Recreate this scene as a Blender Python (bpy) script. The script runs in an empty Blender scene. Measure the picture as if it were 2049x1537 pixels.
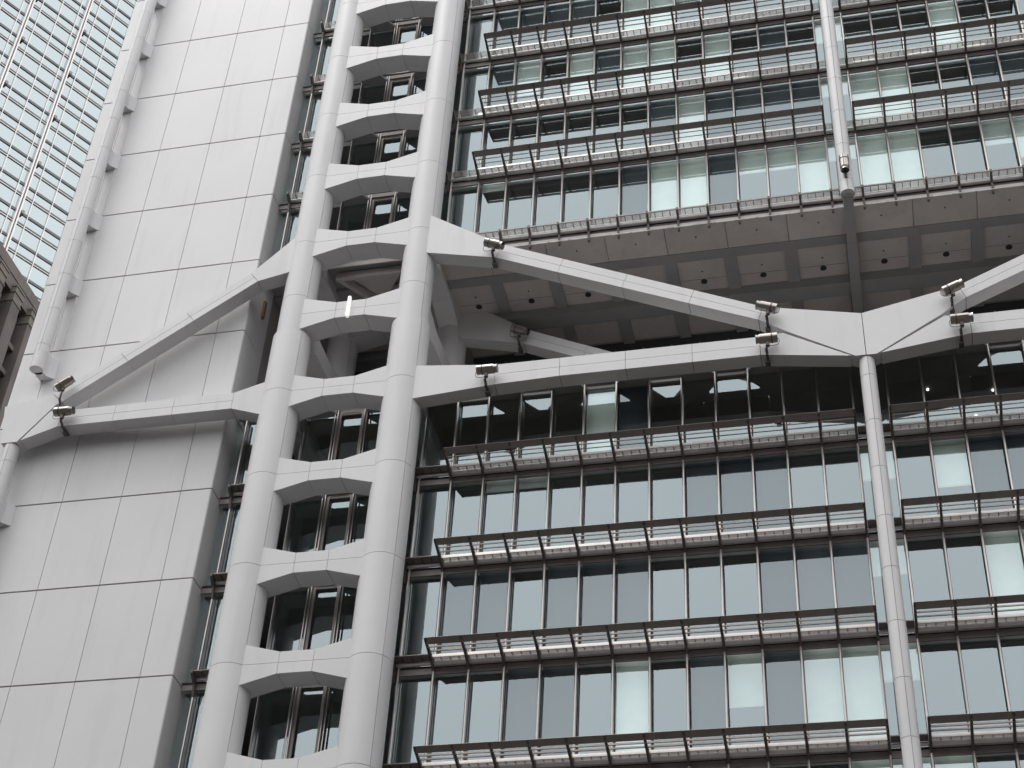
import bpy, bmesh, math, random
from mathutils import Vector, Matrix
random.seed(7)
S = bpy.context.scene
C = S.collection

# ------------------------------------------------------------------ camera
cd = bpy.data.cameras.new('camera'); cam = bpy.data.objects.new('camera', cd); C.objects.link(cam)
RT = ((0.9748183, -0.1991366, 0.1003686), (0.2170321, 0.7437687, -0.6322224), (0.0512476, 0.6380852, 0.7682584))  # columns: right, forward, up
CAM = Vector((16.0448, -45.6268, -58.2194))
M = Matrix(((RT[0][0], RT[0][2], -RT[0][1], CAM.x), (RT[1][0], RT[1][2], -RT[1][1], CAM.y), (RT[2][0], RT[2][2], -RT[2][1], CAM.z), (0, 0, 0, 1)))
cam.matrix_world = M
cd.sensor_width = 36.0; cd.lens = 3278.94 / 2049 * 36; cd.clip_start = 0.5; cd.clip_end = 6000
S.camera = cam
GROUND = -59.8

# ------------------------------------------------------------------ sky, sun, exposure
SUN_EL, SUN_AZ = math.radians(68), math.radians(-45)      # azimuth from -Y (towards the viewer), negative = viewer's left
sd = Vector((math.sin(SUN_AZ) * math.cos(SUN_EL), -math.cos(SUN_AZ) * math.cos(SUN_EL), math.sin(SUN_EL)))
w = bpy.data.worlds.new('World'); S.world = w; w.use_nodes = True
nt = w.node_tree; nt.nodes.clear()
sky = nt.nodes.new('ShaderNodeTexSky'); sky.sky_type = 'NISHITA'; sky.sun_disc = False
sky.sun_elevation = SUN_EL; sky.sun_rotation = math.atan2(sd.x, sd.y); sky.air_density = 1.0; sky.dust_density = 4.0; sky.ozone_density = 1.0
hs = nt.nodes.new('ShaderNodeHueSaturation'); hs.inputs['Saturation'].default_value = 0.20
bg = nt.nodes.new('ShaderNodeBackground'); bg.inputs['Strength'].default_value = 0.13
wo = nt.nodes.new('ShaderNodeOutputWorld')
cloud = nt.nodes.new('ShaderNodeMix'); cloud.data_type = 'RGBA'; cloud.inputs['Factor'].default_value = 0.64      # even overcast deck over the clear sky
cloud.inputs[7].default_value = (9.9, 10.0, 10.1, 1)
nt.links.new(sky.outputs[0], hs.inputs['Color']); nt.links.new(hs.outputs[0], cloud.inputs[6]); nt.links.new(cloud.outputs[2], bg.inputs[0]); nt.links.new(bg.outputs[0], wo.inputs[0])
ld = bpy.data.lights.new('sun', 'SUN'); ld.energy = 0.7; ld.angle = math.radians(20); ld.color = (1.0, 0.97, 0.94)
sun = bpy.data.objects.new('sun', ld); C.objects.link(sun); sun.location = (0, -60, 60)
sun.rotation_euler = sd.to_track_quat('Z', 'Y').to_euler()
S.view_settings.view_transform = 'Standard'; S.view_settings.look = 'None'; S.view_settings.gamma = 1.0
S.view_settings.use_curve_mapping = False
S.view_settings.exposure = 0.76

# ------------------------------------------------------------------ materials
def mat(name, col, rough=0.5, metal=0.0, var=0.0, stain=0.0, scale=1.0, spec=0.4, objvar=0.0, streak=False):
    m = bpy.data.materials.new(name); m.use_nodes = True; n = m.node_tree; b = n.nodes['Principled BSDF']
    b.inputs['Base Color'].default_value = (*col, 1); b.inputs['Roughness'].default_value = rough; b.inputs['Metallic'].default_value = metal
    b.inputs['Specular IOR Level'].default_value = spec
    if var or objvar:
        tc = n.nodes.new('ShaderNodeNewGeometry'); mp = n.nodes.new('ShaderNodeMapping')
        mp.inputs['Scale'].default_value = (scale, scale, scale * (0.12 if streak else 1))
        nz = n.nodes.new('ShaderNodeTexNoise'); nz.inputs['Scale'].default_value = 1.0; nz.inputs['Detail'].default_value = 6; nz.inputs['Roughness'].default_value = 0.62
        n.links.new(tc.outputs['Position'], mp.inputs[0]); n.links.new(mp.outputs[0], nz.inputs[0])
        mr = n.nodes.new('ShaderNodeMapRange'); mr.inputs[1].default_value = 0.3; mr.inputs[2].default_value = 0.7
        mr.inputs[3].default_value = 1 - var; mr.inputs[4].default_value = 1 + var * 0.6
        n.links.new(nz.outputs[0], mr.inputs[0])
        val = mr.outputs[0]
        if objvar:
            oi = n.nodes.new('ShaderNodeObjectInfo'); m2 = n.nodes.new('ShaderNodeMapRange')
            m2.inputs[3].default_value = 1 - objvar; m2.inputs[4].default_value = 1 + objvar
            n.links.new(oi.outputs['Random'], m2.inputs[0])
            mm = n.nodes.new('ShaderNodeMath'); mm.operation = 'MULTIPLY'; n.links.new(val, mm.inputs[0]); n.links.new(m2.outputs[0], mm.inputs[1]); val = mm.outputs[0]
        if stain:
            mp2 = n.nodes.new('ShaderNodeMapping'); mp2.inputs['Scale'].default_value = (2.2, 2.2, 0.22)
            nz2 = n.nodes.new('ShaderNodeTexNoise'); nz2.inputs['Detail'].default_value = 8; nz2.inputs['Scale'].default_value = 1.0
            n.links.new(tc.outputs['Position'], mp2.inputs[0]); n.links.new(mp2.outputs[0], nz2.inputs[0])
            m3 = n.nodes.new('ShaderNodeMapRange'); m3.inputs[1].default_value = 0.56; m3.inputs[2].default_value = 0.75; m3.inputs[3].default_value = 1; m3.inputs[4].default_value = 1 - stain
            n.links.new(nz2.outputs[0], m3.inputs[0])
            mm = n.nodes.new('ShaderNodeMath'); mm.operation = 'MULTIPLY'; n.links.new(val, mm.inputs[0]); n.links.new(m3.outputs[0], mm.inputs[1]); val = mm.outputs[0]
        mx = n.nodes.new('ShaderNodeVectorMath'); mx.operation = 'SCALE'; mx.inputs[0].default_value = col
        n.links.new(val, mx.inputs['Scale']); n.links.new(mx.outputs[0], b.inputs['Base Color'])
    return m

def glass(name, tint, ior, rough=0.0, rcol=(1, 1, 1)):
    m = bpy.data.materials.new(name); m.use_nodes = True; n = m.node_tree; n.nodes.clear()
    o = n.nodes.new('ShaderNodeOutputMaterial'); mix = n.nodes.new('ShaderNodeMixShader'); r0 = ((ior - 1) / (ior + 1)) ** 2
    g = n.nodes.new('ShaderNodeBsdfGlossy'); g.inputs['Roughness'].default_value = rough; g.inputs['Color'].default_value = (*rcol, 1)
    t = n.nodes.new('ShaderNodeBsdfTransparent'); t.inputs['Color'].default_value = (*tint, 1)
    # very slight waviness of the float glass
    geo = n.nodes.new('ShaderNodeNewGeometry'); nz = n.nodes.new('ShaderNodeTexNoise'); nz.inputs['Scale'].default_value = 0.9; nz.inputs['Detail'].default_value = 1
    bp = n.nodes.new('ShaderNodeBump'); bp.inputs['Strength'].default_value = 0.02; bp.inputs['Distance'].default_value = 0.03
    n.links.new(geo.outputs['Position'], nz.inputs[0]); n.links.new(nz.outputs[0], bp.inputs['Height']); n.links.new(bp.outputs[0], g.inputs['Normal'])
    def math_(op, a, b):      # two-sided Schlick reflectance, the same from inside and outside
        q = n.nodes.new('ShaderNodeMath'); q.operation = op
        for i, v in enumerate((a, b)):
            if isinstance(v, (int, float)): q.inputs[i].default_value = v
            elif v is not None: n.links.new(v, q.inputs[i])
        return q.outputs[0]
    dt = n.nodes.new('ShaderNodeVectorMath'); dt.operation = 'DOT_PRODUCT'; n.links.new(geo.outputs['Incoming'], dt.inputs[0]); n.links.new(geo.outputs['Normal'], dt.inputs[1])
    fac = math_('ADD', math_('MULTIPLY', math_('POWER', math_('SUBTRACT', 1.0, math_('ABSOLUTE', dt.outputs['Value'], None)), 5.0), 1 - r0), r0)
    n.links.new(fac, mix.inputs[0]); n.links.new(t.outputs[0], mix.inputs[1]); n.links.new(g.outputs[0], mix.inputs[2]); n.links.new(mix.outputs[0], o.inputs[0])
    return m

def emit(name, col, s):
    m = bpy.data.materials.new(name); m.use_nodes = True; b = m.node_tree.nodes['Principled BSDF']
    b.inputs['Base Color'].default_value = (.8, .8, .8, 1); b.inputs['Emission Color'].default_value = (*col, 1); b.inputs['Emission Strength'].default_value = s
    return m

CLAD = mat('pale_grey_aluminium_cladding', (.650, .640, .644), .42, 0, .04, .08, .35, .45, .018)
TCLAD = mat('pale_tower_cladding', (.675, .665, .669), .45, 0, .035, .06, .3, .4, .02)
JOINT = mat('cladding_joint', (.10, .09, .09), .8)
SEAM = mat('panel_seam', (.30, .27, .27), .8)
DARK = mat('dark_joint', (.03, .03, .03), .8)
BRONZE = mat('bronze_grey_metal', (.29, .255, .24), .42, .35, .12, 0, 2.5)
ARM = mat('dark_bronze_arm', (.13, .112, .106), .45, .3, .15, 0, 3)
SPAN = mat('spandrel_metal', (.29, .255, .24), .45, .25, .15, .2, 1.2)
TUBE = mat('pale_pink_grey_tube', (.92, .87, .845), .36, .75, .08, .1, 2)
PLATE = mat('dull_pink_grey_plate', (.52, .475, .455), .42, .35, .08, .1, 2)
GRATE = mat('grating_metal', (.24, .22, .205), .5, .4, .1, 0, 3)
MULL = mat('mullion_aluminium', (.50, .47, .455), .3, .75, .06, 0, 2)
SOFF = mat('brown_soffit_panel', (.54, .495, .475), .55, .1, .10, .12, .8, .35, .04)
SOFB = mat('grey_soffit_beam', (.30, .295, .295), .55, 0, .08, .1, .8)
STEEL = mat('stainless_steel', (.40, .365, .345), .28, .9, .08, 0, 4)
STEELD = mat('dark_bracket', (.12, .10, .10), .5, .3, .1, 0, 4)
LENS = mat('dark_lens', (.02, .02, .025), .1)
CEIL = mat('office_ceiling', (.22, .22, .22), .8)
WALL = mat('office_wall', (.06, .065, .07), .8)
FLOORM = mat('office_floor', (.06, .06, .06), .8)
CEIL5 = mat('brown_ceiling', (.26, .225, .21), .6, 0, .1, 0, 1)
BLIND = mat('pale_green_blind', (.88, .92, .89), .8, 0, .06, 0, 1.2, .2, .12)
MESH = mat('dark_mesh_blind', (.13, .15, .155), .8, 0, .05, 0, 1, .2, .25)
RAILB = mat('blind_rail', (.75, .76, .76), .5)
GL = glass('window_glass', (.94, 1.0, .975), 2.95, rcol=(.83, .96, .995))
GL2 = glass('grey_window_glass', (.80, .85, .88), 2.35, rcol=(.84, .955, 1.0))
LAMP = emit('lit_ceiling_light', (1.0, .93, .74), 1.4)
LAMPC = emit('lit_ceiling_panel', (.86, .95, 1.0), .38)
SPOT = emit('lit_downlight', (1, .96, .9), 1.5)
WTUBE = emit('lit_white_tube', (1, .97, .88), .35)

# ------------------------------------------------------------------ mesh helpers
W = {}
def link(name, me, m, parent=None, loc=(0, 0, 0), kind=None, label=None):
    o = bpy.data.objects.new(name, me); C.objects.link(o)
    if m is not None and me is not None and not me.materials: me.materials.append(m)
    W[o.name] = Vector(loc)
    o.location = Vector(loc)
    if parent is not None:
        o.parent = parent; o.location = Vector(loc) - W[parent.name]
    if kind: o['kind'] = kind
    if label: o['label'] = label
    return o
def empty(name, loc, label, cat, group=None):
    o = bpy.data.objects.new(name, None); C.objects.link(o); o.location = loc; W[o.name] = Vector(loc)
    o['label'] = label; o['category'] = cat
    if group: o['group'] = group
    return o
def finish(bm, smooth=False, name='m'):
    bmesh.ops.recalc_face_normals(bm, faces=bm.faces)
    me = bpy.data.meshes.new(name); bm.to_mesh(me); bm.free()
    if smooth:
        for p in me.polygons: p.use_smooth = True
        me.set_sharp_from_angle(angle=math.radians(35))
    return me
def add_prism(bm, poly, a0, a1, axis):
    def P(u, v, a):
        return (u, a, v) if axis == 'Y' else (a, u, v) if axis == 'X' else (u, v, a)
    A = [bm.verts.new(P(u, v, a0)) for u, v in poly]; B = [bm.verts.new(P(u, v, a1)) for u, v in poly]
    n = len(poly)
    bm.faces.new(A); bm.faces.new(B[::-1])
    for i in range(n): bm.faces.new((A[i], A[(i + 1) % n], B[(i + 1) % n], B[i]))
def add_box(bm, x0, x1, y0, y1, z0, z1):
    add_prism(bm, [(x0, z0), (x1, z0), (x1, z1), (x0, z1)], y0, y1, 'Y')
def add_cyl(bm, p, q, r0, r1=None, n=16, caps=True):
    r1 = r0 if r1 is None else r1
    p, q = Vector(p), Vector(q); d = (q - p).normalized(); u = d.orthogonal().normalized(); v = d.cross(u)
    A = [bm.verts.new(p + (u * math.cos(t) + v * math.sin(t)) * r0) for t in [2 * math.pi * i / n for i in range(n)]]
    B = [bm.verts.new(q + (u * math.cos(t) + v * math.sin(t)) * r1) for t in [2 * math.pi * i / n for i in range(n)]]
    for i in range(n): bm.faces.new((A[i], A[(i + 1) % n], B[(i + 1) % n], B[i]))
    if caps: bm.faces.new(A[::-1]); bm.faces.new(B)
def prism(name, poly, a0, a1, axis, m, parent=None, **k):
    bm = bmesh.new(); add_prism(bm, poly, a0, a1, axis); return link(name, finish(bm), m, parent, **k)
def box(name, x0, x1, y0, y1, z0, z1, m, parent=None, **k):
    bm = bmesh.new(); add_box(bm, x0, x1, y0, y1, z0, z1); return link(name, finish(bm), m, parent, **k)
def cyl(name, p, q, r, m, parent=None, n=16, **k):
    bm = bmesh.new(); add_cyl(bm, p, q, r, n=n); return link(name, finish(bm, True), m, parent, **k)
def inset(poly, g):
    a = sum(poly[i][0] * poly[(i + 1) % len(poly)][1] - poly[(i + 1) % len(poly)][0] * poly[i][1] for i in range(len(poly)))
    if a < 0: poly = poly[::-1]
    n = len(poly); L = []
    for i in range(n):
        (x0, y0), (x1, y1) = poly[i], poly[(i + 1) % n]; l = math.hypot(x1 - x0, y1 - y0); nx, ny = -(y1 - y0) / l, (x1 - x0) / l
        L.append(((x0 + nx * g, y0 + ny * g), ((x1 - x0) / l, (y1 - y0) / l)))
    out = []
    for i in range(n):
        (p, d), (q, e) = L[i - 1], L[i]; den = d[0] * e[1] - d[1] * e[0]
        if abs(den) < 1e-6: out.append(q); continue
        t = ((q[0] - p[0]) * e[1] - (q[1] - p[1]) * e[0]) / den; out.append((p[0] + d[0] * t, p[1] + d[1] * t))
    return out
MC = {}
def shared(key, fn):
    if key not in MC: MC[key] = fn()
    return MC[key]
GAP = 0.009
def zf(r): return -3.9 * r

# ------------------------------------------------------------------ ground
gm = mat('asphalt', (.05, .048, .046), .8, 0, .15, 0, .2)
bm = bmesh.new(); add_box(bm, -2500, 2500, -2500, 2500, GROUND - 1, GROUND)
link('ground', finish(bm), gm, kind='structure')

# ------------------------------------------------------------------ unseen city blocks behind the viewer, added to shut out the low sky
rc = random.Random(11); bm = bmesh.new()
for i in range(34):
    a = math.radians(-172 + 164 * i / 33); d = 180 + rc.uniform(-8, 40); wd = rc.uniform(16, 24)
    x, y = 10 + d * math.cos(a), d * math.sin(a); add_box(bm, x - wd / 2, x + wd / 2, y - wd / 2, y + wd / 2, GROUND, GROUND + rc.uniform(82, 104))
link('sky_blocking_buildings', finish(bm), mat('sky_blocker_concrete', (.13, .125, .12), .8, 0, .1, 0, .05), kind='stuff')

# ------------------------------------------------------------------ the bank tower
T = empty('office_tower', (0, 0, GROUND), 'pale grey high-tech office tower with exposed masts, diagonal trusses, sunshades and white clad service tower', 'office building')

# --- masts: round clad columns
RINGS = [zf(r) - .2 for r in range(-3, 4)] + [-14.85, -16.72] + [zf(r) - .2 for r in range(5, 11)]
def col_r(z): return .66 if z > -16.7 else .75
def col_panel_mesh(r, h, a0, a1):
    def fn():
        bm = bmesh.new(); n = 10; rows = []
        g = GAP / r
        for rr in (r, r - .03):
            for z in (GAP, h - GAP):
                rows.append([bm.verts.new((rr * math.sin(t), -rr * math.cos(t), z)) for t in [a0 + g + (a1 - a0 - 2 * g) * i / n for i in range(n + 1)]])
        o0, o1, i0, i1 = rows
        for i in range(n):
            bm.faces.new((o0[i], o0[i + 1], o1[i + 1], o1[i])); bm.faces.new((i0[i + 1], i0[i], i1[i], i1[i + 1]))
            bm.faces.new((o0[i + 1], o0[i], i0[i], i0[i + 1])); bm.faces.new((o1[i], o1[i + 1], i1[i + 1], i1[i]))
        bm.faces.new((o0[0], o1[0], i1[0], i0[0])); bm.faces.new((o0[n], i0[n], i1[n], o1[n]))
        return finish(bm, True)
    return shared(('cp', round(r, 3), round(h, 3), round(a0, 3), round(a1, 3)), fn)
def column(cx, cy, rings, core_lo, core_hi, rear=False):
    bm = bmesh.new()
    if core_hi > -16.72:
        add_cyl(bm, (cx, cy, max(core_lo, -16.72)), (cx, cy, core_hi), .64, n=32)
    if core_lo < -16.72:
        add_cyl(bm, (cx, cy, core_lo), (cx, cy, -16.72), .73, n=32)
    c = link('column', finish(bm, True), SEAM, T)
    A = math.radians(49)
    for z1, z0 in zip(rings[:-1], rings[1:]):
        r = col_r((z0 + z1) / 2)
        for a0, a1 in ((-A, A), (A, A + math.radians(82)), (-A - math.radians(82), -A)) + (((A + math.radians(82), 2 * math.pi - A - math.radians(82)),)):
            link('column_panel', col_panel_mesh(r, z1 - z0, a0, a1), CLAD, c, loc=(cx, cy, z0))
    return c
lowrings = RINGS + [zf(r) - .2 for r in range(11, 16)] + [GROUND]
column(0, -1.15, lowrings, GROUND, RINGS[0]); column(-4.8, -1.15, lowrings, GROUND, RINGS[0])
rear_rings = [-11.9, -14.85, -16.72, -19.7]
column(0, 3.95, rear_rings, -19.7, -11.9, True); column(-4.8, 3.95, rear_rings, -19.7, -11.9, True)

# --- haunched Vierendeel beams between the mast columns
BX = [-4.45, -3.0, -1.8, -.35]; BT = [.81, .41, .41, .81]
def beam(zc, yf, yb):
    bm = bmesh.new()
    for i in range(3):
        add_prism(bm, [(BX[i], BT[i] - .02), (BX[i + 1], BT[i + 1] - .02), (BX[i + 1], -BT[i + 1] + .02), (BX[i], -BT[i] + .02)], .02, yb - yf - .02, 'Y')
    b = link('beam', shared(('bc', yb - yf), lambda: finish(bm)), SEAM, T, loc=(0, yf, zc))
    for i in range(3):
        x0, x1, t0, t1 = BX[i], BX[i + 1], BT[i], BT[i + 1]
        for sgn in (1, -1):
            def fn(x0=x0, x1=x1, t0=t0, t1=t1, sgn=sgn):
                m = bmesh.new(); add_prism(m, inset([(x0, 0), (x1, 0), (x1, sgn * t1), (x0, sgn * t0)], GAP * .8), 0, .05, 'Y'); return finish(m)
            link('beam_panel', shared(('bp', i, sgn), fn), CLAD, b, loc=(0, yf, zc))
        for sgn in (1, -1):
            def fn(x0=x0, x1=x1, t0=t0, t1=t1, sgn=sgn):
                m = bmesh.new(); add_prism(m, [(x0 + GAP, sgn * t0), (x1 - GAP, sgn * t1), (x1 - GAP, sgn * (t1 - .03)), (x0 + GAP, sgn * (t0 - .03))], .004, yb - yf, 'Y'); return finish(m)
            link('beam_panel', shared(('bs', i, sgn, yb - yf), fn), CLAD, b, loc=(0, yf, zc))
for r in range(-2, 11): beam(zf(r) - .2, -1.65, -.72)
for r in (3, 4, 5): beam(zf(r) - .2, 3.45, 4.40)
# side beams running back from the front columns to the rear columns
for cx in (0, -4.8):
    for r in (3, 4, 5):
        zc = zf(r) - .2 + (.0 if r != 4 else 0.02)
        ys = [-.62, .6, 2.2, 3.42]; SBT = [.76, .41, .41, .76]
        bm = bmesh.new()
        for i in range(3):
            add_prism(bm, [(ys[i], SBT[i]), (ys[i + 1], SBT[i + 1]), (ys[i + 1], -SBT[i + 1]), (ys[i], -SBT[i])], cx - .42, cx + .42, 'X')
        link('side_beam', finish(bm), CLAD, T, loc=(0, 0, zc))

# --- trusses: clad booms
YF, YB = -1.65, -1.02
def panelled(name, segs, yf, yb, parent=T):
    """segs: list of (t0, b0, t1, b1, split): station points (x, z) top / bottom, split = mid seam"""
    bm = bmesh.new()
    for t0, b0, t1, b1, sp in segs:
        add_prism(bm, inset([t0, b0, b1, t1], .018), yf + .02, yb - .02, 'Y')
    o = link(name, finish(bm), SEAM, parent)
    for t0, b0, t1, b1, sp in segs:
        mid = lambda a, b: ((a[0] + b[0]) / 2, (a[1] + b[1]) / 2)
        quads = [[t0, b0, b1, t1]] if not sp else [[t0, mid(t0, b0), mid(t1, b1), t1], [mid(t0, b0), b0, b1, mid(t1, b1)]]
        for q in quads: prism('boom_panel', inset(q, GAP * .8), yf, yf + .05, 'Y', CLAD, o)
        for (a, b), s in (((b0, b1), 1), ((t0, t1), -1)):
            d = GAP; L = math.hypot(b[0] - a[0], b[1] - a[1]); ux, uz = (b[0] - a[0]) / L, (b[1] - a[1]) / L
            a2, b2 = (a[0] + ux * d, a[1] + uz * d), (b[0] - ux * d, b[1] - uz * d)
            prism('boom_panel', [a2, b2, (b2[0], b2[1] + s * .03), (a2[0], a2[1] + s * .03)], yf + .004, yb, 'Y', CLAD, o)
    return o
def lerp(a, b, t): return (a[0] + (b[0] - a[0]) * t, a[1] + (b[1] - a[1]) * t)
def mirror(segs): return [tuple((33.6 - p[0], p[1]) if isinstance(p, tuple) else p for p in s) for s in segs]
ut0, ub0, ut1, ub1 = (3.50, -13.30), (3.28, -13.98), (13.40, -18.07), (13.20, -18.67)
up = [((.34, -11.10), (.34, -13.23), ut0, ub0, False)] + [(lerp(ut0, ut1, i / 4), lerp(ub0, ub1, i / 4), lerp(ut0, ut1, (i + 1) / 4), lerp(ub0, ub1, (i + 1) / 4), True) for i in range(4)]
lx = [3.6, 6.0, 8.4, 10.8, 13.2]; LT, LB = -19.48, -20.33
low = [((.40, -19.10), (.40, -20.70), (3.6, -19.48), (3.6, -20.42), False)] + [((lx[i], LT), (lx[i], LB if i else -20.42), (lx[i + 1], LT), (lx[i + 1], LB), True) for i in range(4)]
def node(parent_name, polys, yf, yb):
    bm = bmesh.new()
    for p in polys: add_prism(bm, inset(p, .02), yf + .02, yb - .02, 'Y')
    o = link(parent_name, finish(bm), JOINT, T)
    for p in polys:
        prism('node_panel', inset(p, .012), yf - .001, yb - .005, 'Y', CLAD, o)
    return o
# node where the booms meet the hanger
nu = [ut1, (16.8, -18.87), (16.8, -20.82), (16.44, -20.82), (14.14, -19.36), ub1]
nlow = [(13.2, LT), (14.03, -19.40), (16.34, -20.80), (13.2, LB)]
mir = lambda P: [(33.6 - x, z) for x, z in P]
for dy in (0, 5.1):
    panelled('upper_boom', up, YF + dy, YB + dy); panelled('lower_boom', low, YF + dy, YB + dy)
    node('truss_node', [nu, nlow, mir(nu), mir(nlow)], YF + dy, YB + dy)
panelled('upper_boom', mirror(up), YF, YB); panelled('lower_boom', mirror(low), YF, YB)
# outrigger truss over the service tower
a0, b0, a1, b1 = (-6.89, -13.24), (-6.52, -13.72), (-14.02, -18.46), (-13.98, -19.22)
a1 = (-14.2, -18.60); b1 = (-13.75, -19.04)
lup = [((-5.12, -11.32), (-5.12, -13.39), a0, b0, False)] + [(lerp(a0, a1, i / 3), lerp(b0, b1, i / 3), lerp(a0, a1, (i + 1) / 3), lerp(b0, b1, (i + 1) / 3), True) for i in range(3)]
panelled('upper_boom', lup, YF, YB)
gx = [-6.55, -8.95, -11.35, -13.6]
llo = [((-5.18, -19.07), (-5.18, -20.75), (gx[0], -19.5), (gx[0], -20.27), False)] + [((gx[i], -19.5), (gx[i], -20.27), (gx[i + 1], -19.5), (gx[i + 1], -20.27), True) for i in range(3)]
panelled('lower_boom', llo, YF, YB)
nl = [a1, (-16.18, -18.98), (-15.86, -20.84), (-15.18, -20.84), (-13.98, -19.20), b1]
nll = [(-13.6, -19.5), (-14.12, -19.46), (-15.08, -20.80), (-13.6, -20.27)]
node('truss_node', [nl, nll], YF, YB)

# --- hangers
def hanger(cx, cy, r, z0, z1, cap=False):
    core = cyl('hanger', (cx, cy, z0 + .02), (cx, cy, z1), r - .015, SEAM, T, n=24)
    k = math.floor(z0 / 1.95); zs = [z0] + [1.95 * i - .2 for i in range(-40, 12) if z0 + .3 < 1.95 * i - .2 < z1 - .3] + [z1]
    for a, b in zip(zs[:-1], zs[1:]):
        for t0, t1 in ((-3.1, .12), (.12, 3.18)):
            link('hanger_panel', col_panel_mesh(r, b - a, t0, t1), CLAD, core, loc=(cx, cy, a))
    return core
hanger(16.8, -1.35, .275, -44, -20.84)
h = hanger(16.8, -1.35, .275, -12.55, 12)
bm = bmesh.new(); add_cyl(bm, (16.8, -1.35, -12.56), (16.8, -1.35, -12.66), .262, .2, n=24); link('end_cap', finish(bm, True), SOFB, h)
prism('hanger_bracket', [(-1.36, -12.62), (-1.1, -12.3), (-.9, -12.03), (1.3, -12.03), (1.3, -12.60), (-.7, -12.66), (-1.3, -12.70)], 16.61, 16.99, 'X', SOFB, T)
hl = hanger(-15.45, -1.42, .29, -16.2, 12)
hanger(-15.5, -1.35, .30, -44, -20.86)
def foot(z0, z1, cap=False):
    prism('hanger_bracket', [(-15.62, -1.25), (-15.28, -1.25), (-15.22, -1.02), (-14.98, -.76), (-15.60, -.76), (-15.64, -1.0)], z0, z1, 'Z', CLAD, T)
for r in range(-2, 4): foot(zf(r) - .75, zf(r) + .12)
foot(-17.0, -16.0)
cyl('hanger_end', (-15.45, -1.42, -17.0), (-15.45, -1.42, -16.19), .285, CLAD, hl, n=24)
for r in (6, 7, 8): foot(zf(r) - .75, zf(r) + .12)

# --- service tower: white clad box
box('service_tower_core', -16.70, -7.16, -.70, 9.5, GROUND, 14, DARK, T)
core = T
tx = [-16.75, -15.5, -13.12, -10.70, -8.33, -7.12]
trow = [zf(r) + .15 for r in range(-3, 16)] + [GROUND]
st = link('service_tower', None, None, T) if False else box('service_tower_band', -16.72, -7.14, -.715, 9.4, GROUND, 13.9, SEAM, T)
for z1, z0 in zip(trow[:-1], trow[1:]):
    for i in range(4):
        box('cladding_panel', tx[i] + .012, tx[i + 1] - .012, -.75, -.71, z0 + .032, z1 - .032, TCLAD, st)
    # rounded corner panel wraps round to the side
    x0, x1 = tx[4] + .012, tx[5]; rr = .07; P = [(x0, -.75)] + [(x1 - rr + rr * math.sin(t), -.75 + rr - rr * math.cos(t)) for t in [math.pi / 2 * i / 6 for i in range(7)]] + [(x1, .02), (x1 - .03, .02), (x1 - .03, -.71), (x0, -.71)]
    bm = bmesh.new(); add_prism(bm, P, z0 + .028, z1 - .028, 'Z'); link('cladding_panel', finish(bm, True), TCLAD, st)
    box('return_panel', -7.16, -7.125, .03, 1.2, z0 + .02, z1 - .02, TCLAD, st)
    box('cladding_panel', -16.76, -16.72, -.70, 9.3, z0 + .032, z1 - .032, TCLAD, st)
    if z0 > -17: box('batten', -15.10, -15.04, -.79, -.745, z0 + .03, z1 - .35, TCLAD, st)

# --- curtain wall: mullions, panes, blinds, spandrels, slabs
YG = .26
def mx(k): return .6 + 1.2 * k
K0, K1 = -7, 21           # mullion indices; -4..-1 lie between the mast columns, -6 beside the service tower
UP = [-2, -1, 0, 1, 2]; LO = [5, 6, 7, 8, 9]
X_END = mx(K1)
for r in range(-2, 4): box('floor_slab', -7.1, X_END, .37, 7.0, zf(r) + .03, zf(r) + .30, CEIL, T)
for r in range(6, 11): box('floor_slab', -7.1, X_END, .37, 7.0, zf(r) + .03, zf(r) + .30, CEIL, T)
fs = box('floor_slab', -7.1, X_END, .28, 7.0, -19.46, -19.2, CEIL5, T)
box('bounce_paving', -7.05, X_END, -.2, 6.3, -19.197, -19.15, mat('pale_bounce_paving', (.5, .49, .47), .8, 0, .1, 0, .8), fs)  # unseen floor top, added pale to bounce light up onto the soffit
for z0, z1 in ((-11.7, 8.0), (-42, -19.3)):
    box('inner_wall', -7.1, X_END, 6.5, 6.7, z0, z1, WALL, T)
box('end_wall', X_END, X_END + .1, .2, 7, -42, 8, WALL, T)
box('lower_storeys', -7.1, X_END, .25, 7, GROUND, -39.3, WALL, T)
def spandrel(r):
    s = box('spandrel', -7.1, X_END, .03, .10, zf(r) - .03, zf(r) + .20, SPAN, T)
    box('spandrel_trim', -7.1, X_END, .0, .05, zf(r) + .202, zf(r) + .26, DARK, s)
for r in [-2, -1, 0, 1, 2, 3, 6, 7, 8, 9, 10]: spandrel(r)
mull_me = {}
def mullion(x, z0, z1):
    key = round(z1 - z0, 3)
    if key not in mull_me:
        bm = bmesh.new(); add_cyl(bm, (0, 0, 0), (0, 0, key), .048, n=10); add_box(bm, -.016, .016, .03, .258, 0, key); mull_me[key] = finish(bm, True)
    link('mullion', mull_me[key], MULL, T, loc=(x, 0, z0))
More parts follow.
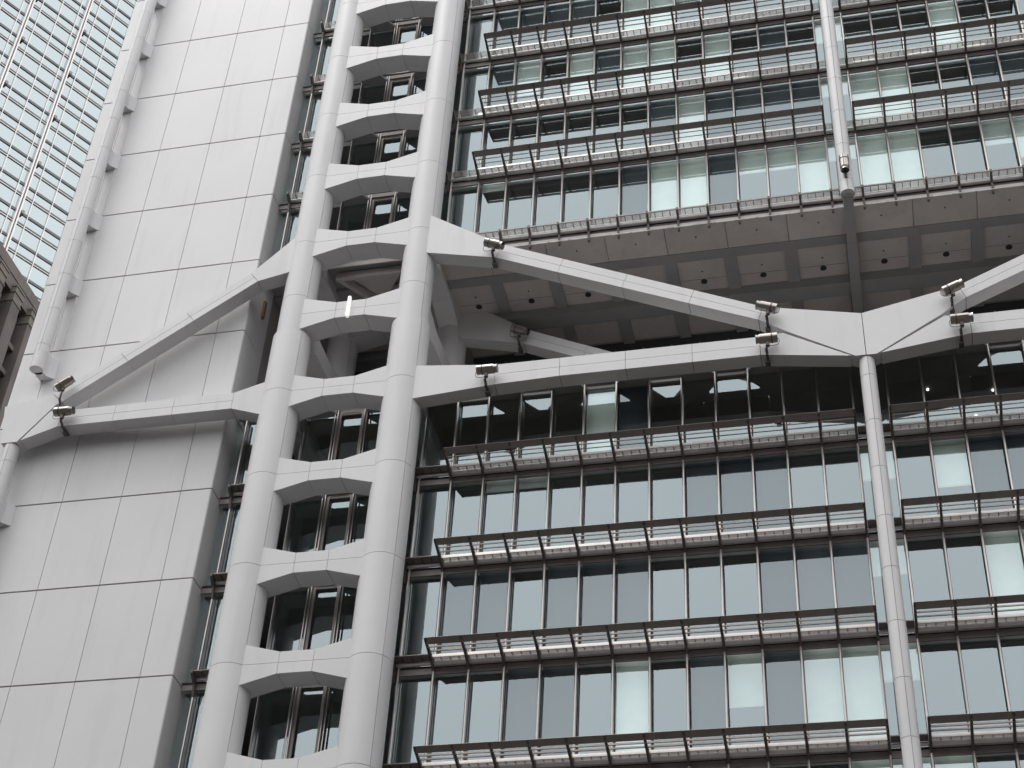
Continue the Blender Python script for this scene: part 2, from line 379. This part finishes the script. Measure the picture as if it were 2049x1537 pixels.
# pane states read from the photograph: D open, B blind, G mesh blind, number = blind lowered by that share
ST = {-2: {}, -1: {1: 'G', 2: 'G', 3: 'G', 4: 'G', 5: 'D', 6: 'B', 7: 'B', 8: .3, 14: 'D', 15: .2, 16: 'D', 17: 'B', 18: 'D'},
      0: {1: 'G', 2: .6, 3: 'D', 4: 'B', 5: 'G', 6: 'B', 7: 'B', 8: 'D', 9: 'B', 10: 'D', 11: 'G', 12: 'D', 13: .4, 14: 'D', 15: 'D', 16: 'D', 17: 'B', 18: 'D', 19: 'D'},
      1: {7: 'G', 8: 'B2', 9: 'G', 10: 'G', 11: 'G', 12: 'G', 13: .3, 14: 'B', 15: 'B', 18: 'G', 19: 'G'},
      2: {1: .1, 6: 'G', 7: 'B', 8: 'B', 9: 'G', 10: .33, 11: .33, 12: .75, 13: .3, 14: .8, 15: .85, 16: 'D', 17: 'D', 18: .36, 19: .6},
      5: {5: 'B', 6: 'G'},
      6: {2: .13, 3: .12, 8: 'G', 9: 'G', 10: 'G', 13: .38, 15: .52, 16: 'G', 17: 'G', 18: 'B'},
      7: {1: 'G', 2: 'G', 4: 'G', 5: 'G', 6: 'G', 10: 'G', 11: 'G', 12: 'G', 13: .36, 16: 'B', 17: .5},
      8: {3: 'G', 4: 'G', 6: 'B', 8: 'G', 9: .5, 10: 'G', 11: .72, 12: 'B', 13: .35, 18: 'D'},
      9: {3: 'B', 4: 'G', 8: .5, 12: 'B', 13: .35, 14: .4, 17: 'B'}}
rnd = random.Random(3)
def pane_mesh(w, h):
    def fn():
        me = bpy.data.meshes.new('pane'); me.from_pydata([(.0, 0, 0), (w, 0, 0), (w, 0, h), (0, 0, h)], [], [(0, 1, 2, 3)]); return me
    return fn
for s in UP + LO:
    zt = zf(s) + .14; zb = zf(s + 1) + .30
    for k in range(K0 + 1, K1):
        if k in (-5, ): continue
        x0 = mx(k); x1 = mx(k + 1)
        if k == -6: x0 = -6.6; x1 = -5.4
        st_ = ST[s].get(k, 'D')
        if k < 0 or k >= 20: st_ = 'D'
        gl = GL2 if st_ == 'G' else GL
        if -5 < k < -1 or k == -4: pass
        key = ('pane', s == 5, gl.name)
        h = zt - zb
        me = shared(key + (round(h, 2),), pane_mesh(1.13, h))
        p = link('window_pane', me, gl, T, loc=(x0 + .035, YG, zb))
        if st_ in ('B', 'G', 'B2') or isinstance(st_, float):
            f = 1.0 if isinstance(st_, str) else st_
            bl = shared(('blind', s == 5, f, st_ == 'G'), lambda h=h, f=f: (lambda b: (add_box(b, .01, 1.12, .08, .092, h * (1 - f) + .02, h - .02), finish(b))[1])(bmesh.new()))
            link('blind', bl, MESH if st_ == 'G' else BLIND, p, loc=(x0 + .035, YG, zb))
            if f < 1:
                link('blind_rail', shared(('brail', h, f), lambda h=h, f=f: (lambda b: (add_box(b, .01, 1.12, .07, .10, h * (1 - f) - .05, h * (1 - f) + .02), finish(b))[1])(bmesh.new())), RAILB, p, loc=(x0 + .035, YG, zb))
    for k in list(range(0, K1 + 1)) + [-6]:
        mullion(mx(k), zf(s + 1) + .0, zf(s) + .0)
    mullion(-4.2, zb, zt); mullion(-.6, zb, zt)
    # pane next to the service tower
    link('window_pane', shared(('npane', s == 5, round(zt - zb, 2)), pane_mesh(.44, zt - zb)), GL, T, loc=(-7.08, YG, zb))
    # framed middle window between the mast columns: plate with a round-cornered opening
    def frame_mesh(h=zt - zb):
        bm = bmesh.new(); n = 6; r = .16; ox, oz0, oz1 = .40, .12, h - .22; outer = []; inner = []
        for cxs, czs, a in ((1, 1, 0), (-1, 1, 90), (-1, -1, 180), (1, -1, 270)):
            for i in range(n + 1):
                t = math.radians(a + 90 * i / n)
                inner.append((cxs * (ox - r) + r * math.cos(t), (oz1 - r if czs > 0 else oz0 + r) + r * math.sin(t)))
                outer.append((cxs * .545, h - .01 if czs > 0 else .01))
        N = len(inner); V = []
        for y in (0, .07):
            V.append(([bm.verts.new((a, y, b)) for a, b in inner], None))
        O = [[bm.verts.new((sx * .545, y, z)) for sx, z in ((1, h - .01), (-1, h - .01), (-1, .01), (1, .01))] for y in (0, .07)]
        for f in (0, 1):
            I = V[f][0]; Q = O[f]
            for q in range(4):
                seg = I[q * (n + 1):(q + 1) * (n + 1)]
                for i in range(n): bm.faces.new((Q[q], seg[i], seg[i + 1]))
                bm.faces.new((Q[q], seg[n], I[((q + 1) % 4) * (n + 1)], Q[(q + 1) % 4]))
        I0, I1 = V[0][0], V[1][0]
        for i in range(N): bm.faces.new((I0[i], I0[(i + 1) % N], I1[(i + 1) % N], I1[i]))
        for q in range(4): bm.faces.new((O[0][q], O[0][(q + 1) % 4], O[1][(q + 1) % 4], O[1][q]))
        return finish(bm)
    link('window_frame', shared(('wf', s == 5, round(zt - zb, 2)), frame_mesh), SPAN, T, loc=(-2.4, .10, zb))
    for x in (-3.04, -2.93, -1.87, -1.76):
        link('window_jamb', shared(('jamb', round(zt - zb, 2)), lambda h=zt - zb: (lambda b: (add_cyl(b, (0, 0, 0), (0, 0, h), .035, n=8), finish(b, True))[1])(bmesh.new())), MULL, T, loc=(x, .03, zb))

# ceiling lights inside
for s, ks in ((0, [0, 1.8, 3.6, 5.4, 9.6, 14.3, 16.3, 18.2, 20]), (-1, [3, 7, 11]), (8, []), (1, [])):
    for k in ks:
        box('ceiling_light', mx(k), mx(k) + 1.0, 2.75, 2.95, zf(s) - .04, zf(s) + .02, LAMP, T)
# triangulated lattice plate between the slab edge and the boom; sky shows through its openings in the glass below
def lattice(x0, x1, z, holes, ya, yb, m=SOFB):
    """holes: (x centre, kind) sorted along x; kind 't' wide side outward, 'h' wide side at the glass"""
    pieces = [[(x0, ya), (x1, ya), (x1, -.66), (x0, -.66)], [(x0, .12), (x1, .12), (x1, yb), (x0, yb)]]
    def side(c, k, s_):
        return [(c + s_ * .50, .12), (c + s_ * .95, -.48), (c + s_ * .90, -.66)] if k == 't' else [(c + s_ * .55, .12), (c + s_ * .55, -.12), (c + s_ * .15, -.66)]
    left = [(x0, .12), (x0, -.66)]
    for c, k in holes:
        pieces.append(left + side(c, k, -1)[::-1]); left = side(c, k, 1)
    pieces.append(left + [(x1, -.66), (x1, .12)])
    bm = bmesh.new()
    for P in pieces: add_prism(bm, P, z - .11, z, 'Z')
    return link('lattice_plate', finish(bm), m, T)
lattice(.6, X_END, -19.50, [(2.4, 't'), (4.8, 'h'), (7.2, 't'), (9.6, 'h'), (12.0, 't'), (21.6, 't'), (24.0, 'h')], -1.0, .24)
for s in UP + LO: lattice(-4.2, -.6, zf(s) - .06, [(-2.4, 't')], -.71, .16)
for x, y in ((18.9, 2.2), (21.2, 2.6), (17.6, 3.1), (19.5, 4.0), (20.6, 4.0)):
    cyl('downlight', (x, y, -19.52), (x, y, -19.47), .045, SPOT, T, n=12)
# --- sunshades
def arm_mesh(short):
    P = [(.06, -.08), (-.10, .10), (-.34, .25), (-.80, .40), (-1.19, .525), (-1.255, .582), (-.95, .53), (-.40, .44), (-.05, .46), (.06, .46)] if not short else [(.06, -.35), (-.06, -.33), (-.14, .1), (-.46, .36), (-.47, .5), (-.40, .5), (.0, .36), (.06, .3)]
    bm = bmesh.new(); add_prism(bm, P, -.042, .042, 'X'); return finish(bm)
def grating(L, solid=False):
    bm = bmesh.new()
    for j in range(7): y = -.40 + .046 * j; add_box(bm, 0, L, y, y + .009, .405, .43)
    n = max(1, int(round(L / .3)))
    for j in range(n + 1): x = L * j / n; add_box(bm, x - .012, x + .012, -.40, -.08, .39, .429)
    return finish(bm)
def run(r, k0, k1, louvres=True):
    z = zf(r); x0, x1 = mx(k0), mx(k1); L = x1 - x0; n = k1 - k0
    bm = bmesh.new()
    if louvres:
        for i in range(n):
            add_prism(bm, [(-1.265, .585), (-1.255, .60), (-1.03, .475), (-1.035, .455)], i * 1.2 + .012, (i + 1) * 1.2 - .012, 'X')
        s = link('sunshade', finish(bm), BRONZE, T, loc=(x0, 0, z))
        for yc, zc, hw in ((-.87, .465, .095), (-.65, .44, .09)):
            def fn(yc=yc, zc=zc, hw=hw):
                b = bmesh.new(); c, sn = math.cos(math.radians(44)), math.sin(math.radians(44)); t = .011
                P = [(yc - hw * c - t * sn, zc - hw * sn + t * c), (yc - hw * c + t * sn, zc - hw * sn - t * c), (yc + hw * c + t * sn, zc + hw * sn - t * c), (yc + hw * c - t * sn, zc + hw * sn + t * c)]
                add_prism(b, P, 0, L, 'X'); return finish(b)
            link('louvre', shared(('lv', yc, n), fn), BRONZE, s, loc=(x0, 0, z))
        link('front_plate', shared(('ft', n), lambda: (lambda b: (add_prism(b, [(-.47, .31), (-.45, .30), (-.415, .43), (-.44, .435)], 0, L, 'X'), finish(b))[1])(bmesh.new())), PLATE, s, loc=(x0, 0, z))
    else:
        for i in range(n): add_box(bm, i * 1.2 + .01, (i + 1) * 1.2 - .01, -.46, -.43, .40, .46)
        s = link('walkway', finish(bm), BRONZE, T, loc=(x0, 0, z))
    link('wall_tube', shared(('wt', n), lambda: (lambda b: (add_prism(b, [(-.02, .41), (-.11, .41), (-.15, .385), (-.158, .27), (-.13, .22), (-.05, .205), (-.02, .205)], 0, L, 'X'), finish(b, True))[1])(bmesh.new())), TUBE, s, loc=(x0, 0, z))
    link('walkway_grating', shared(('gr', n), lambda: grating(L)), GRATE, s, loc=(x0, 0, z), kind='stuff')
    for i in range(n + 1):
        link('arm', shared(('arm', louvres), lambda: arm_mesh(not louvres)), ARM, s, loc=(x0 + 1.2 * i, 0, z))
def plain(r, x0, x1, solid):
    z = zf(r); L = x1 - x0
    if solid:
        o = box('service_ledge', x0, x1, -.44, .0, z + .44, z + .47, SPAN, T)
        n = max(1, round(L / .3))
        for j in range(1, n): box('ledge_rib', x0 + L * j / n - .01, x0 + L * j / n + .01, -.43, -.02, z + .40, z + .439, ARM, o)
    else:
        o = link('service_ledge', shared(('gp', round(L, 2)), lambda: grating(L)), GRATE, T, loc=(x0, 0, z), kind=None)
    link('wall_tube', shared(('pt', round(L, 2)), lambda: (lambda b: (add_cyl(b, (0, -.03, .34), (L, -.03, .34), .07, n=12), finish(b, True))[1])(bmesh.new())), TUBE, o, loc=(x0, 0, z))
    return o
for r in (-1, 0, 1, 2, 6, 7, 8, 9, 10):
    run(r, 1, 13); run(r, 14, 20)
    solid = r >= 5
    o = plain(r, mx(0) - .15, mx(1) - .05, solid); link('arm', shared(('arm', False), lambda: arm_mesh(True)), ARM, o, loc=(mx(0) - .12, 0, zf(r)))
    plain(r, mx(13) + .05, mx(14) - .05, solid)
    o = plain(r, -6.62, -5.3, solid); link('arm', shared(('arm', False), lambda: arm_mesh(True)), ARM, o, loc=(-6.6, 0, zf(r)))
run(3, 0, 20, False)

# --- terrace behind the truss: soffit with coffers, back wall
z = -12.0
box('terrace_slab', -7.1, X_END, -.02, 6.5, -11.79, -11.71, SOFB, T)
box('terrace_slab', -7.1, X_END, 1.27, 6.5, -11.93, -11.795, SOFB, T)
box('soffit_edge', -7.1, X_END, -.07, -.052, -11.90, -11.73, SOFF, T)
for j in range(30):
    x0 = .9 + .83 * j
    if x0 < X_END - 1 and rnd.random() < .75: cyl('edge_rail', (x0, -.10, -11.93), (x0 + .70, -.10, -11.93), .022, TUBE, T, n=8)
nx = int((X_END) / 2.4)
for j in range(0, nx):
    x0, x1 = 2.4 * j, 2.4 * (j + 1)
    if j == 0: x0 = .3
    p = prism('soffit_panel', [(-.05, -11.86), (1.26, -12.06), (1.26, -11.94), (-.05, -11.80)], x0 + .012, x1 - .012, 'X', SOFF, T)
    cyl('sprinkler', ((x0 + x1) / 2, .55, -11.98), ((x0 + x1) / 2, .55, -11.94), .03, DARK, p, n=8)
    for ya, yb, nm in ((1.77, 3.62, 1), (4.9, 6.2, 0)):
        c = box('coffer_panel', x0 + .02 if j == 0 else x0 + .24, x1 - .24, ya, yb, -11.99, -11.935, SOFF, T)
        xc = (x0 + x1) / 2
        if nm:
            cyl('downlight_trim', (xc, 3.1, -12.02), (xc, 3.1, -11.985), .13, DARK, c, n=16)
            cyl('sprinkler', (xc, 2.5, -12.02), (xc, 2.5, -11.99), .03, DARK, c, n=8)
            box('panel_joint', x0 + .26, x1 - .26, 2.95, 2.965, -11.993, -11.98, DARK, c)
    w_ = .24 if abs(x1 - 16.8) > .1 else .21
    box('soffit_beam', x1 - w_, x1 + w_, 1.262, 6.3, -12.10 if abs(x1 - 16.8) > .1 else -12.62, -11.94, SOFB, T)
box('soffit_beam', .3, X_END, 1.263, 1.768, -12.09, -11.94, SOFB, T)
box('soffit_beam', .3, X_END, 3.63, 4.40, -12.42, -11.94, SOFB, T)
box('soffit_beam', -7.1, .3, 5.2, 5.9, -12.42, -11.94, SOFB, T)
# triangular coffer over the mast bay
for P in ([(-4.0, .2), (-.8, .2), (-.8, .36), (-4.0, .36)], [(-3.95, .37), (-3.75, .37), (-2.3, 2.3), (-2.5, 2.4)], [(-1.05, .37), (-.85, .37), (-2.3, 2.4), (-2.5, 2.3)]):
    prism('coffer_rib', P, -12.3, -11.94, 'Z', SOFF, T)
prism('coffer_panel', [(-3.5, .45), (-1.3, .45), (-2.4, 1.95)], -12.05, -11.935, 'Z', SOFF, T)
box('soffit_panel', -7.05, .2, 2.5, 5.1, -12.02, -11.94, SOFF, T)
# back wall of the terrace
bw = box('terrace_back_wall', -7.1, X_END, 6.35, 6.5, -19.2, -11.95, WALL, T)
for k in range(-5, K1): box('back_mullion', mx(k) - .04, mx(k) + .04, 6.24, 6.345, -19.2, -12.45, SPAN, bw)
box('terrace_side_wall', -.35, .35, 4.7, 6.3, -19.2, -12.02, SOFB, T)
for x in (3.0, 7.8): cyl('wall_lamp', (x, 6.15, -15.3), (x, 6.3, -15.3), .12, DARK, bw, n=12)
# lamp on the recess beside the service tower
box('recess_lamp', -7.12, -7.02, .40, .56, -13.75, -12.85, mat('orange_brown_lamp', (.20, .10, .06), .4), T)
link_tube = box('tube_lamp', -2.50, -2.39, -1.80, -1.665, -16.30, -15.28, WTUBE, T)

# ------------------------------------------------------------------ floodlights on the trusses
def flood_meshes():
    b = bmesh.new(); add_cyl(b, (-.36, 0, 0), (.26, 0, 0), .185, n=20); body = finish(b, True)
    b = bmesh.new(); add_cyl(b, (.262, 0, 0), (.30, 0, 0), .165, n=20); add_cyl(b, (.30, 0, 0), (.40, 0, 0), .150, .175, n=20); hood = finish(b, True)
    b = bmesh.new(); add_cyl(b, (.385, 0, 0), (.405, 0, 0), .150, n=20); lens = finish(b, True)
    b = bmesh.new(); add_cyl(b, (-.18, 0, 0), (-.14, 0, 0), .195, n=20); add_box(b, -.35, .25, -.196, -.18, -.045, -.02); band = finish(b, True)
    return body, hood, lens, band
FM = flood_meshes()
def floodlight(pos, ang, flip, zbase, label, ybase=-1.65, tilt=0):
    o = empty('floodlight', pos, label, 'floodlight', 'steel floodlights on the trusses')
    mrot = Matrix.Rotation(ang, 4, 'Y') if not tilt else Matrix.Rotation(tilt, 4, 'Y')
    if flip: mrot = mrot @ Matrix.Rotation(math.pi, 4, 'Z')
    for nme, me, m in zip(('housing', 'hood', 'lens', 'clamp_band'), FM, (STEEL, STEEL, LENS, STEELD)):
        c = bpy.data.objects.new(nme, me); C.objects.link(c); c.parent = o; c.matrix_local = mrot
        if not me.materials: me.materials.append(m)
    dz = zbase - pos[2]; dy = ybase - pos[1]
    b = bmesh.new()
    add_box(b, -.055, .055, -.06, .06, -.30, -.17); add_cyl(b, (.0, 0, -.28), (.0, 0, -.36), .075, n=12)
    link2 = bpy.data.objects.new('yoke', finish(b)); C.objects.link(link2); link2.parent = o; link2.data.materials.append(STEELD)
    b = bmesh.new(); add_cyl(b, (0, 0, -.34), (-.06, .06, dz * .72 - .05), .04, n=8); add_cyl(b, (-.06, .06, dz * .72 - .03), (-.05, dy * .7, dz - .02), .05, n=8)
    add_box(b, -.10, -.01, dy * .55, dy + .5, dz - .07, dz + .0)
    c = bpy.data.objects.new('support_arm', finish(b)); C.objects.link(c); c.parent = o; c.data.materials.append(STEELD)
    b = bmesh.new(); add_box(b, -.15, .02, dy + .14, dy + .40, dz - .16, dz - .07)
    c = bpy.data.objects.new('junction_box', finish(b)); C.objects.link(c); c.parent = o; c.data.materials.append(STEELD)
    # hanging cable loop
    cu = bpy.data.curves.new('cable', 'CURVE'); cu.dimensions = '3D'; cu.bevel_depth = .012; sp = cu.splines.new('POLY')
    sgn = 1 if flip else -1
    pts = [(sgn * (.36 + .05 * math.sin(math.pi * t)), 0, -.02 - .30 * t) for t in [i / 8 for i in range(9)]] + [(sgn * .2, .0, -.36), (0, 0, -.34)]
    sp.points.add(len(pts) - 1)
    for p, q in zip(sp.points, pts): p.co = (*q, 1)
    tmp = bpy.data.objects.new('cable_tmp', cu); C.objects.link(tmp)
    me = bpy.data.meshes.new_from_object(tmp.evaluated_get(bpy.context.evaluated_depsgraph_get())); bpy.data.objects.remove(tmp)
    c = bpy.data.objects.new('cable', me); C.objects.link(c); c.parent = o; me.materials.clear(); me.materials.append(STEELD)
    return o
R_ = math.radians
floodlight((-13.62, -2.0, -18.42), R_(-36), False, -19.35, 'steel floodlight tilted up along the diagonal boom over the white service tower')
floodlight((-13.30, -2.0, -19.84), 0, False, -20.33, 'steel floodlight lying level on the lower boom over the white service tower')
floodlight((3.26, -2.0, -13.58), R_(24), False, -14.02, 'steel floodlight at the top of the diagonal boom beside the round mast column')
floodlight((3.38, -2.0, -19.97), 0, False, -20.48, 'steel floodlight on the level boom beside the round mast column')
floodlight((13.57, -2.0, -18.42), R_(22), True, -18.85, 'steel floodlight at the foot of the diagonal boom falling from the mast to the hanger')
floodlight((13.49, -2.0, -19.90), 0, True, -20.40, 'steel floodlight on the level boom between mast and hanger node, cable looping behind it')
floodlight((19.95, -2.0, -18.47), R_(-24), False, -18.95, 'steel floodlight tilted up on the diagonal boom rising beyond the hanger')
floodlight((20.08, -2.0, -19.92), 0, False, -20.45, 'steel floodlight on the level boom beyond the hanger')
floodlight((3.17, 3.1, -13.54), R_(24), False, -14.02, 'shaded steel floodlight on the inner diagonal boom under the terrace soffit', ybase=3.45)
# floodlight hanging in front of the hanger end, pointing down
o = empty('floodlight', (16.8, -1.80, -11.3), 'steel floodlight strapped to the round hanger, pointing straight down', 'floodlight', 'steel floodlights on the trusses')
for nme, me, m in zip(('housing', 'hood', 'lens', 'clamp_band'), FM, (STEEL, STEEL, LENS, STEELD)):
    c = bpy.data.objects.new(nme, me); C.objects.link(c); c.parent = o; c.matrix_local = Matrix.Rotation(math.pi / 2, 4, 'Y')
b = bmesh.new(); add_box(b, -.05, .05, .1, .32, -.62, -.30); add_cyl(b, (0, .05, -.45), (0, .3, -.62), .05, n=8)
c = bpy.data.objects.new('yoke', finish(b)); C.objects.link(c); c.parent = o; c.data.materials.append(STEELD)

# ------------------------------------------------------------------ glass tower behind
CKG = glass('pale_mirror_glass', (.05, .06, .06), 5.2, rcol=(.88, .98, 1.0))
CKF = mat('bright_steel_fin', (.78, .74, .73), .3, .5, .05, 0, .3)
CKD = mat('dark_louvre_band', (.17, .172, .18), .5)
CKP2 = mat('fin_bracket_grey', (.30, .29, .29), .5)
CKP = mat('pale_spandrel', (.52, .56, .58), .35, .2, .05, 0, .3)
az = math.radians(60); U = Vector((math.cos(az), math.sin(az), 0)); P0 = Vector((-80.36, 65.68, 106.36)); Nn = Vector((U.y, -U.x, 0))   # outward normal towards the viewer
gt = empty('glass_tower', (P0 + U * 8 - Nn * 14).to_tuple()[:2] + (GROUND,), 'tall mirror glass skyscraper with bright steel fins rising behind the white service tower', 'skyscraper')
def gobj(name, bmfn, m, parent, o=None):
    b = bmesh.new(); bmfn(b); ob = bpy.data.objects.new(name, finish(b)); C.objects.link(ob); ob.data.materials.append(m)
    ob.parent = parent
    mw = Matrix(((U.x, -Nn.x, 0, P0.x), (U.y, -Nn.y, 0, P0.y), (0, 0, 1, P0.z), (0, 0, 0, 1)))   # local x along the wall, local -y outward
    base = Vector(gt.location) if parent is gt else None
    ob.matrix_local = Matrix.Translation(-Vector(gt.location)) @ mw if parent is gt else Matrix.Identity(4)
    return ob
FL = 4.2
gobj('body', lambda b: add_box(b, -40, 40, .3, 40, GROUND - P0.z, 60), CKP, gt)
gobj('lower_glazing', lambda b: add_box(b, -40, 40, .12, .29, GROUND - P0.z, -13 * FL), CKG, gt)
for side in ((-40, -9.6), (19.2, 40)):
    gobj('outer_glazing', lambda b: add_box(b, side[0], side[1], .12, .29, -13 * FL, 12 * FL), CKG, gt)
for f in range(-13, 8):
    zb = f * FL
    wb = gobj('dark_band', lambda b: add_box(b, -40, 40, -.05, .11, zb + .0, zb + .36), CKD, gt)
    gobj('thin_band', lambda b: add_box(b, -40, 40, -.03, .10, zb - 1.42, zb - 1.24), CKD, gt)
    gobj('sill_rail', lambda b: add_box(b, -40, 40, -.08, .09, zb - 1.66, zb - 1.56), CKF, gt)
    for c_ in range(-4, 8):
        x = 1.4 + 2.4 * c_
        gobj('glass_pane', lambda b: add_box(b, x + .05, x + 2.35, .06, .28, zb - FL + .44, zb - 1.70), CKG, gt)
        gobj('spandrel_glass', lambda b: add_box(b, x + .05, x + 2.35, .06, .28, zb - 1.20, zb - .06), CKG, gt)
for c_ in range(-16, 17):
    x = 1.4 + 2.4 * c_
    gobj('thin_mullion', lambda b: add_box(b, x - .045, x + .045, -.14, .12, -14 * FL, 8 * FL), CKF, gt)
for c_ in range(-5, 6):
    x = 7.2 * c_
    fb = gobj('steel_fin', lambda b: (add_box(b, x - .27, x - .10, -.36, .12, -14 * FL, 8 * FL), add_box(b, x + .10, x + .27, -.36, .12, -14 * FL, 8 * FL)), CKF, gt)
    gobj('fin_web', lambda b: add_box(b, x - .099, x + .099, -.16, .12, -14 * FL, 8 * FL), BRONZE, gt)
    for f in range(-13, 8, 2):
        gobj('fin_bracket', lambda b: add_box(b, x + .36, x + .75, -.40, -.06, f * FL - .1, f * FL + .38), CKP2, gt)

# ------------------------------------------------------------------ old stone building at the left
STONE = mat('weathered_brown_stone', (.155, .132, .122), .85, 0, .25, .3, .5)
STONE2 = mat('pale_carved_stone', (.19, .168, .145), .85, 0, .25, .2, 1.2)
SDARK = mat('shaded_window', (.05, .045, .045), .5)
sb = empty('stone_building', (-43, 24, GROUND), 'old brown stone building with carved pilaster capitals beside the white service tower', 'building')
XS = -35.0
box('wall', -52, XS - .6, -2, 52, GROUND, 12.0, STONE, sb)
box('parapet', -52, XS + .05, -2, 52, 12.0, 12.8, STONE, sb)
box('frieze', XS - .6, XS, -2, 52, 11.0, 12.0, STONE, sb)
for j in range(-3, 9):
    y = 21.55 + 2.25 * j
    p = box('pilaster', XS - .6, XS + .28, y - .48, y + .48, -8, 10.2, STONE2 if False else STONE, sb)
    bm = bmesh.new()
    for i, (h0, h1, e) in enumerate(((10.2, 10.32, .05), (10.32, 10.9, .0), (10.9, 11.02, .06), (11.02, 11.35, .03), (11.35, 11.5, .08))):
        add_box(bm, XS - .55, XS + .28 + e, y - .48 - e, y + .48 + e, h0, h1)
    link('capital', finish(bm), STONE2, p)
    for q in range(4):
        z0 = 9.6 - 2.0 * q
        if q in (0, 1): pass
        box('window_opening', XS - .62, XS - .58, y + .5, y + 1.75, z0 - 1.4, z0, SDARK, sb)
        box('transom', XS - .58, XS - .15, y + .5, y + 1.75, z0 - 1.75, z0 - 1.42, STONE, sb)
    box('jamb_stone', XS - .59, XS - .2, y + 1.0, y + 1.2, 1.2, 10.2, STONE, sb)
